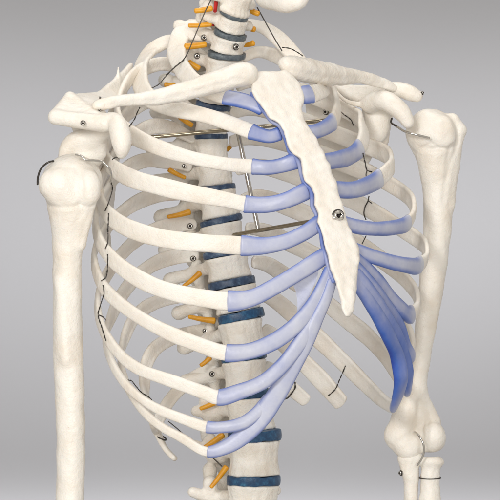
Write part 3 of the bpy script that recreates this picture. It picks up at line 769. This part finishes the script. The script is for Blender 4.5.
# ------------------------------------------------------------------ scapulae
acro = [tri((55, 117, 178), (70, 97, 140), (104, 123, 185), 4.5), tri((70, 97, 140), (98, 105, 140), (106, 123, 185), 4.5), capsule((55, 117.5, 178), (104, 123.5, 188), 7.2, 9.2), capsule((55, 115, 172), (70, 96, 138), 5.5, 4.0)]
spine_r = [tri((70, 97, 138), (100, 106, 130), (122, 93, 30), 3.2), tri((96, 99, 90), (131, 65, -10), (124, 95, 30), 2.6), tri((96, 99, 90), (117, 80, 20), (124, 95, 30), 3.0), capsule((118.2, 67.5, 26), (117.5, 94, 36), 1.4, 2.0)]
neck_r = [ellipsoid((85, 153, 140), (20, 18, 17)), *chain([(64, 156, 150, 6), (68, 147, 150, 8), (76, 141, 150, 9.5), (87, 139, 151, 10), (97, 142, 152, 9), (101, 152, 148, 6)]), capsule((88, 142, 142), (108, 126, 168), 9, 9), tri((70, 116, 120), (98, 118, 130), (80, 140, 122), 3.5), tri((96, 150, 118), (128, 68, -14), (106, 250, 0), 2.8), capsule((93, 168, 118), (103, 205, 66), 6, 4.5), capsule((103, 205, 66), (107, 250, 0), 4.5, 4.5)]
cora_r = chain([(90, 142, 148, 10), (102, 130, 164, 9.6), (111, 121, 182, 8.8), (116.5, 123, 192, 9.2), (119.5, 132, 199, 10.2), (121.5, 141, 202, 10.0), (122, 148, 203, 8.2), (121.4, 154, 202, 5.0)])
v, f = sculpt(acro + spine_r + neck_r + cora_r, vox=1.2, ks=[0] + [4.0] * (len(acro) - 1) + [3.0] * len(spine_r) + [6.0] * len(neck_r) + [4.0], lump=(0.3, 22), seed=61)
scap_r = link('scapula', v, f, M['bone'], root)
screw(83, 123, 196.5, 2.0, scap_r, dirn=(0, 0.2, 1)); screw(100, 97.5, 168, 1.0, scap_r, dirn=(0, -.3, 1)); screw(99.5, 110.5, 172, 1.1, scap_r, dirn=(0, .2, 1))

acro_l = chain([(393, 88, -12, 6.5), (402, 90, -8, 7.6), (411, 93.5, -4, 7.6), (417, 96, -3, 6)])
cora_l = chain([(370, 104, -12, 9.5), (382, 100, 4, 9.5), (394, 105.5, 12, 9.5), (403, 114, 15, 8.4), (408, 122, 16, 6.6)])
body_l = [ellipsoid((377, 122, -26), (13, 22, 11)), tri((366, 104, -26), (389, 112, -30), (384, 141, -36), 4.5), tri((366, 104, -30), (384, 141, -38), (366, 140, -52), 4.0), tri((380, 125, -32), (306, 88, -92), (322, 232, -122), 2.6), tri((380, 140, -38), (386, 120, -34), (322, 232, -122), 3.0),
          tri((334, 86, -50), (366, 106, -28), (392, 88, -30), 2.4), tri((334, 86, -50), (366, 106, -30), (310, 90, -92), 2.4)] + chain([(333, 87, -18, 2.0), (339, 95, -12, 2.0), (347, 101.5, -10, 2.2), (358, 104.5, -12, 2.6)])
v, f = sculpt(acro_l + cora_l + body_l, vox=1.3, k=3.5, lump=(0.3, 22), seed=62)
scap_l = link('scapula', v, f, M['bone'], root)
screw(422, 93, -2, 1.8, scap_l, dirn=(1, -0.6, 0.5), name='bolt')

# ------------------------------------------------------------------ upper arms
hr = [ellipsoid((72.5, 181, 170), (30, 27.5, 26)), ellipsoid((60, 186, 185), (22, 20, 15.5)), ellipsoid((88, 188, 190), (13, 19, 11)), *chain([(70.5, 200, 174, 24), (70, 214, 174, 21), (68.5, 232, 174, 17), (67.3, 252, 174, 15), (67.5, 300, 174, 14.4), (68, 350, 174, 14.9), (70, 400, 174, 14.6), (70.8, 450, 174, 14.2), (70, 520, 174, 14.4), (72, 580, 174, 19)]),
      capsule((90, 196, 186), (80, 244, 182), 8, 6), capsule((60, 280, 184), (66, 360, 186), 4, 3.5)]
v, f = sculpt(hr, vox=1.35, ks=[0, 4.5, 4.5, 6, 6, 8], subs=[capsule((81, 200, 207), (76, 240, 197), 2.6, 2.0)], subk=4, lump=(0.5, 20), seed=71,
              post=grooves([([(43, 196), (47, 204), (57, 207), (68, 207), (79, 204), (82, 196), (83, 186), (81, 176), (75, 168)], 1.7, 1.5), ([(79, 204), (88, 207), (95, 204), (101, 198)], 1.5, 1.2), ([(50, 171), (60, 167), (72, 168)], 2.2, 0.8), ([(91, 210), (85, 226), (80, 244)], 2.2, 0.9)], 172))
hum_r = link('humerus', v, f, M['bone'], root)

zl = -22.0
hl = [ellipsoid((430, 134, zl), (24, 25.5, 24)), ellipsoid((440, 135, zl + 12), (17, 21, 15)), capsule((452, 121, zl), (459.5, 130, zl), 8, 6.6), capsule((459.5, 130, zl), (452, 168, zl), 6.6, 6.5), capsule((452, 168, zl), (448, 205, zl), 6.5, 6),
      *chain([(436, 150, zl, 22), (437.5, 165, zl, 19.5), (438.5, 183, zl, 16.5), (438.3, 205, zl, 15), (436.5, 240, zl, 13.6), (433, 272, zl, 12.8), (428.5, 310, zl, 11.4), (423.5, 342, zl, 9.6), (420, 370, zl, 8.6), (415.5, 392, zl, 10.5), (405, 418, zl, 14)]), ellipsoid((397.5, 435, zl), (13.5, 15.5, 10)), capsule((402, 436, zl), (409, 450, zl + 3), 11.5, 10.5),
      capsule((418, 388, zl - 2), (433, 422, zl - 2), 5.5, 8), ellipsoid((433, 437, zl + 4), (13, 15.5, 15)), capsule((405, 448, zl + 2), (432, 440, zl), 9.5, 10), capsule((416, 404, zl - 6), (423, 440, zl - 6), 6.5, 7)]
v, f = sculpt(hl, vox=1.3, ks=[0, 3, 5, 4, 5, 5, 5, 5, 6, 3, 5, 4], subs=[ellipsoid((420.5, 436, zl + 15), (4.5, 13, 5)), capsule((451, 146, zl + 18.5), (444, 200, zl + 16), 2.2, 1.6), capsule((408, 149, zl + 19), (447, 149, zl + 23), 1.5, 1.5), capsule((421.5, 444, zl + 16), (420.5, 456, zl + 13), 2.5, 2.5)], subk=4, lump=(0.5, 19), seed=72,
              post=grooves([([(408, 146), (414, 152), (424, 147), (431, 143), (440, 148), (451, 149), (457, 142)], 1.5, 1.3), ([(431, 143), (428, 138), (432, 131)], 1.6, 0.7), ([(452, 116), (457, 128), (457, 142), (452, 158), (446, 180)], 1.8, 1.1), ([(419, 402), (419, 420), (421.5, 436), (421.5, 453)], 2.8, 4.2), ([(426, 408), (428, 426), (427, 446)], 1.6, 1.2), ([(404, 440), (413, 430), (415, 420)], 3, 1.2), ([(388, 444), (396, 450), (404, 446)], 2.0, 0.9)], zl + 2))
hum_l = link('humerus', v, f, M['bone'], root)

ul = [capsule((405, 459, zl + 2), (418, 459, zl + 2), 6, 6), capsule((410, 460, zl + 2), (411, 478, zl + 2), 9.5, 7.2), capsule((411, 478, zl + 2), (410, 580, zl + 2), 7.2, 7), capsule((400.5, 458, zl + 4), (406, 472, zl + 4), 3, 5), ellipsoid((412, 440, zl - 16), (8, 16, 7)), capsule((412, 440, zl - 18), (411, 470, zl - 8), 7, 8)]
v, f = sculpt(ul, vox=1.0, k=4, subs=[ellipsoid((407, 446, zl + 2), (13.5, 13, 16))], subk=1.0, lump=(0.3, 10), seed=73)
ulna = link('ulna', v, f, M['bone'], root)
screw(401, 473, zl + 7, 2.2, ulna, dirn=(-0.8, 0.1, 0.6))
ra = [ellipsoid((431.5, 462, zl + 3), (13, 7.2, 12)), capsule((431, 466, zl + 3), (430, 478, zl + 3), 9.5, 9.2), capsule((430, 478, zl + 3), (430, 500, zl + 3), 9.2, 10.6), capsule((430, 500, zl + 3), (430, 580, zl + 3), 10.6, 9.5)]
v, f = sculpt(ra, vox=1.0, k=2.5, subs=[ellipsoid((431, 452, zl + 3), (9, 7, 9))], subk=1.5, lump=(0.3, 10), seed=74)
radius = link('radius', v, f, M['bone'], root)
ring = [(430 + 10.6 * math.cos(a), 477.5 + 1.5 * math.sin(a), zl + 3 + 10.2 * math.sin(a)) for a in np.linspace(0, 2 * math.pi, 25)]
wire(ring, 0.75, radius)

# ------------------------------------------------------------------ jaw above the neck
ja = chain([(262, -22, 66, 9), (263, -4, 70, 9), (276, 1, 92, 10), (289, 2, 108, 10.5), (299, 0.5, 113, 8.5), (304, -9, 110, 7.5), (318, -20, 92, 7), (322, -26, 60, 8)]) + [capsule((270, -14, 86), (302, -16, 112), 8, 9)]
v, f = sculpt(ja, vox=1.2, k=5, lump=(0.3,14), seed=81)
link('jawbone', v, f, M['white_bone'], root)

# ------------------------------------------------------------------ steel rods inside the chest
def rod(a, b, r, mat):
    V, F = tube_mesh([a, ((a[0]+b[0])/2, (a[1]+b[1])/2, (a[2]+b[2])/2), b], r, seg=14)
    return link('support_rod', V, F, M[mat], root)
rod((138, 138.5, 46), (334, 119.5, 66), 2.1, 'brass_steel')
rod((237.5, 130, 66), (258.5, 231, 84), 2.3, 'steel')
rod((233.5, 235, 50), (316, 220.5, 165), 2.1, 'brass_steel')

# ------------------------------------------------------------------ rib and scapula screws
screw(204, 37.5, 24, 2.4, R_OBJ['R1']); screw(197, 56, 16, 2.3, R_OBJ['R2'])
screw(184, 166, 8.5, 1.6, R_OBJ['R6']); screw(190, 226, 9.5, 2.2, R_OBJ['R8']); screw(193, 258.5, 10, 2.2, R_OBJ['R9']); screw(205, 331, 32, 1.9, R_OBJ['R11']); screw(212, 374, 48, 2.2, R_OBJ['R12'])
screw(326, 112, -42, 2.4, R_OBJ['L3'], dirn=(-0.4, 0, 1))

# ------------------------------------------------------------------ joint wires
wire([(37.5, 185, 176), (38, 177, 178), (41.5, 168, 180), (49, 162, 182), (54, 161, 178)], 1.0, hum_r, name='shoulder_wire')
wire([(75, 154.5, 196), (81, 156, 198), (86, 160, 199), (94, 160.5, 202), (103, 162, 206), (109, 168, 206), (111.5, 176, 200), (110.5, 182, 190)], 1.25, hum_r, mat='steel', name='shoulder_wire')
wire([(392, 118, -8), (391, 122, -6), (396, 126, 0), (404, 131, 6)], 1.0, hum_l, name='shoulder_wire')
wire([(397, 126.5, 2), (404, 131, 8), (414, 134, 12), (430, 138, 9)], 1.15, hum_l, mat='steel', name='shoulder_wire')
wire([(414.5, 432, -8), (419, 436, 2), (423, 443, 4), (424, 451, 3), (422, 458, 0), (417, 466, -4)], 1.1, hum_l, mat='steel', name='elbow_wire')

tw = dict(twist=True)
wire([(213, -4, 60), (205, 12, 62), (194, 38, 62), (184, 59, 64), (174, 68, 70), (166, 75, 76)], 0.55, root)
wire([(184, 60, 56), (176, 66, 60), (166, 76, 70), (159, 84, 90), (152, 88, 110)], 0.46, root, **tw)
wire([(140, 107, 140), (137, 113, 120), (134, 120, 104), (129, 127, 98)], 0.46, root, **tw)
wire([(257, 7, 20), (262, 16, 20), (272, 34, 40), (282, 51, 100)], 0.6, root)
wire([(282, 47.5, 108), (290, 48.5, 104), (297, 52, 100), (303, 56, 94)], 0.44, root, **tw)
wire([(112, 159.5, 106), (116, 157.5, 106), (121, 158.5, 104)], 0.44, root, **tw)
wire([(111, 182, 150), (112.5, 188, 140), (110, 198, 132), (108, 204, 130), (105, 211, 130)], 0.46, root, **tw)
wire([(108.5, 213, 132), (108, 230, 132), (107.5, 243, 128), (105, 249, 124)], 0.46, root, **tw)
wire([(107.5, 254, 122), (107.5, 268, 124), (106, 277, 124), (101, 281, 120)], 0.46, root, **tw)
wire([(103, 285, 118), (104, 293, 120), (100.5, 305, 116), (98, 314, 112), (102, 328, 116), (106, 341, 116)], 0.46, root, **tw)
wire(lay_on([(99, 315, 112), (103, 317, 116), (106, 320, 116)], 0.6), 0.6, root)
wire([(127, 380, 96), (131, 380.5, 96), (135, 385, 90), (141, 392, 80), (151, 399, 60), (153, 405, 50)], 0.46, root, **tw)
wire(lay_on([(168, 421, 100), (180, 431, 70), (191, 441, 60), (213, 458, 70), (222, 466.5, 70)], 0.6), 0.5, root)
wire([(341, 112, -20), (346, 116, -22), (351, 120, -20), (353, 124, -18)], 0.44, root, **tw)
wire([(363, 153, 10), (365, 162, 8), (367, 170, 0), (372, 172, -8)], 0.46, root, **tw)
wire(lay_on([(367, 170, 0), (366, 175, 0), (367, 179, 0)], 0.6), 0.5, root)
wire(lay_on([(369, 196, 10), (368, 201, 8), (365, 207, 6), (364, 214, 4), (366, 220, 6)], 0.6), 0.6, root)
wire(lay_on([(368, 201, 8), (370, 202, 8), (372, 203.5, 4)], 0.6), 0.5, root)
wire(lay_on([(366, 236, 60), (364, 240, 50), (362, 244, 40)], 0.6), 0.6, root)
wire([(345.5, 365.5, 12), (342.5, 373, 14), (339, 381, 12), (335.5, 389, 12), (328, 396, 14)], 0.44, root, **tw)
wire([(295, 382, 60), (295, 388, 50), (291, 394, 60), (284, 400, 110)], 0.6, root, **tw)
rg = [(161.5 + 4.8 * math.cos(a), 437.5 + 1.6 * math.sin(a) + 2.0 * math.cos(a), 32 + 5 * math.sin(a)) for a in np.linspace(0, 2 * math.pi, 19)]
wire(rg, 0.8, R_OBJ['R11'])

# ------------------------------------------------------------------ backdrop: one curved sheet of paper
V, F = [], []
prof = []
yb = 1.55
for t in np.linspace(0, 1, 12): prof.append((yb, 4.2 - t * 3.6))
for a in np.linspace(0, math.pi / 2, 14)[1:]: prof.append((yb - 0.6 + 0.6 * math.cos(a), 0.6 - 0.6 * math.sin(a)))
for t in np.linspace(0, 1, 8)[1:]: prof.append((yb - 0.6 - t * 1.2, 0.0))
xs = np.linspace(-3.2, 3.2, 17)
for (yy, zz) in prof:
    for x in xs: V.append((x, yy, zz))
nx = len(xs)
for i in range(len(prof) - 1):
    for j in range(nx - 1):
        F.append((i*nx + j, i*nx + j + 1, (i+1)*nx + j + 1, (i+1)*nx + j))
bd = link('backdrop', V, F, M['paper'], None, world=False)
bd['kind'] = 'structure'; bd['label'] = 'plain grey studio backdrop behind the skeleton'

# ------------------------------------------------------------------ camera
cam = bpy.data.cameras.new('camera'); co = bpy.data.objects.new('camera', cam); COL.objects.link(co)
co.location = (0, -D * S, 1.35); co.rotation_euler = (math.radians(90), 0, 0)
cam.sensor_width = 36; cam.lens = 36 * D / 500.0
cam.clip_start = 0.05; cam.clip_end = 60
scene.camera = co

# ------------------------------------------------------------------ light: studio lamps, plus strips added for the backdrop gradient
def area(name, loc, target, size, power, col=(1, 1, 1), sy=None):
    l = bpy.data.lights.new(name, 'AREA'); l.energy = power; l.color = col
    l.shape = 'RECTANGLE'; l.size = size; l.size_y = sy or size
    o = bpy.data.objects.new(name, l); COL.objects.link(o); o.location = loc
    o.rotation_euler = (Vector(target) - Vector(loc)).to_track_quat('-Z', 'Y').to_euler()
    return o
def spot(name, loc, target, power, ang, blend=1.0, rad=0.1, col=(1, 1, 1)):
    l = bpy.data.lights.new(name, 'SPOT'); l.energy = power; l.spot_size = math.radians(ang); l.spot_blend = blend; l.shadow_soft_size = rad; l.color = col
    o = bpy.data.objects.new(name, l); COL.objects.link(o); o.location = loc
    o.rotation_euler = (Vector(target) - Vector(loc)).to_track_quat('-Z', 'Y').to_euler()
    return o
area('key_softbox', (-0.68, -2.35, 1.98), (0, 0, 1.35), 0.42, 23, (1.0, 0.99, 0.975), 0.5)
area('fill_softbox', (0.28, -2.75, 1.5), (0.05, 0, 1.33), 0.6, 21, (1.0, 0.975, 0.94), 0.6)
area('top_softbox', (0.0, 0.1, 2.7), (0, 0.0, 1.3), 1.0, 7, (1.0, 0.98, 0.95))
bl = area('added_backdrop_gradient_light', (0.9, 0.55, 2.5), (0.9, yb, 1.31), 3.0, 4.0, (0.99, 0.985, 1.0), 0.12); bl.data.spread = math.radians(28)  # added out of view to give the backdrop a brighter middle band
ll = area('added_low_backdrop_light', (0.4, 0.95, 0.35), (0.4, yb, 0.88), 2.8, 1.7, (0.99, 0.985, 1.0), 0.08); ll.data.spread = math.radians(11)  # added below the frame to lift the backdrop's lower edge

w = bpy.data.worlds.new('World'); scene.world = w; w.use_nodes = True
bg = w.node_tree.nodes['Background']
bg.inputs[0].default_value = (1.0, 0.935, 0.85, 1); bg.inputs[1].default_value = 0.54

vs = scene.view_settings
vs.view_transform = 'Standard'; vs.look = 'None'; vs.exposure = 0.0; vs.gamma = 1.0
scene.render.resolution_x = 1024; scene.render.resolution_y = 1024
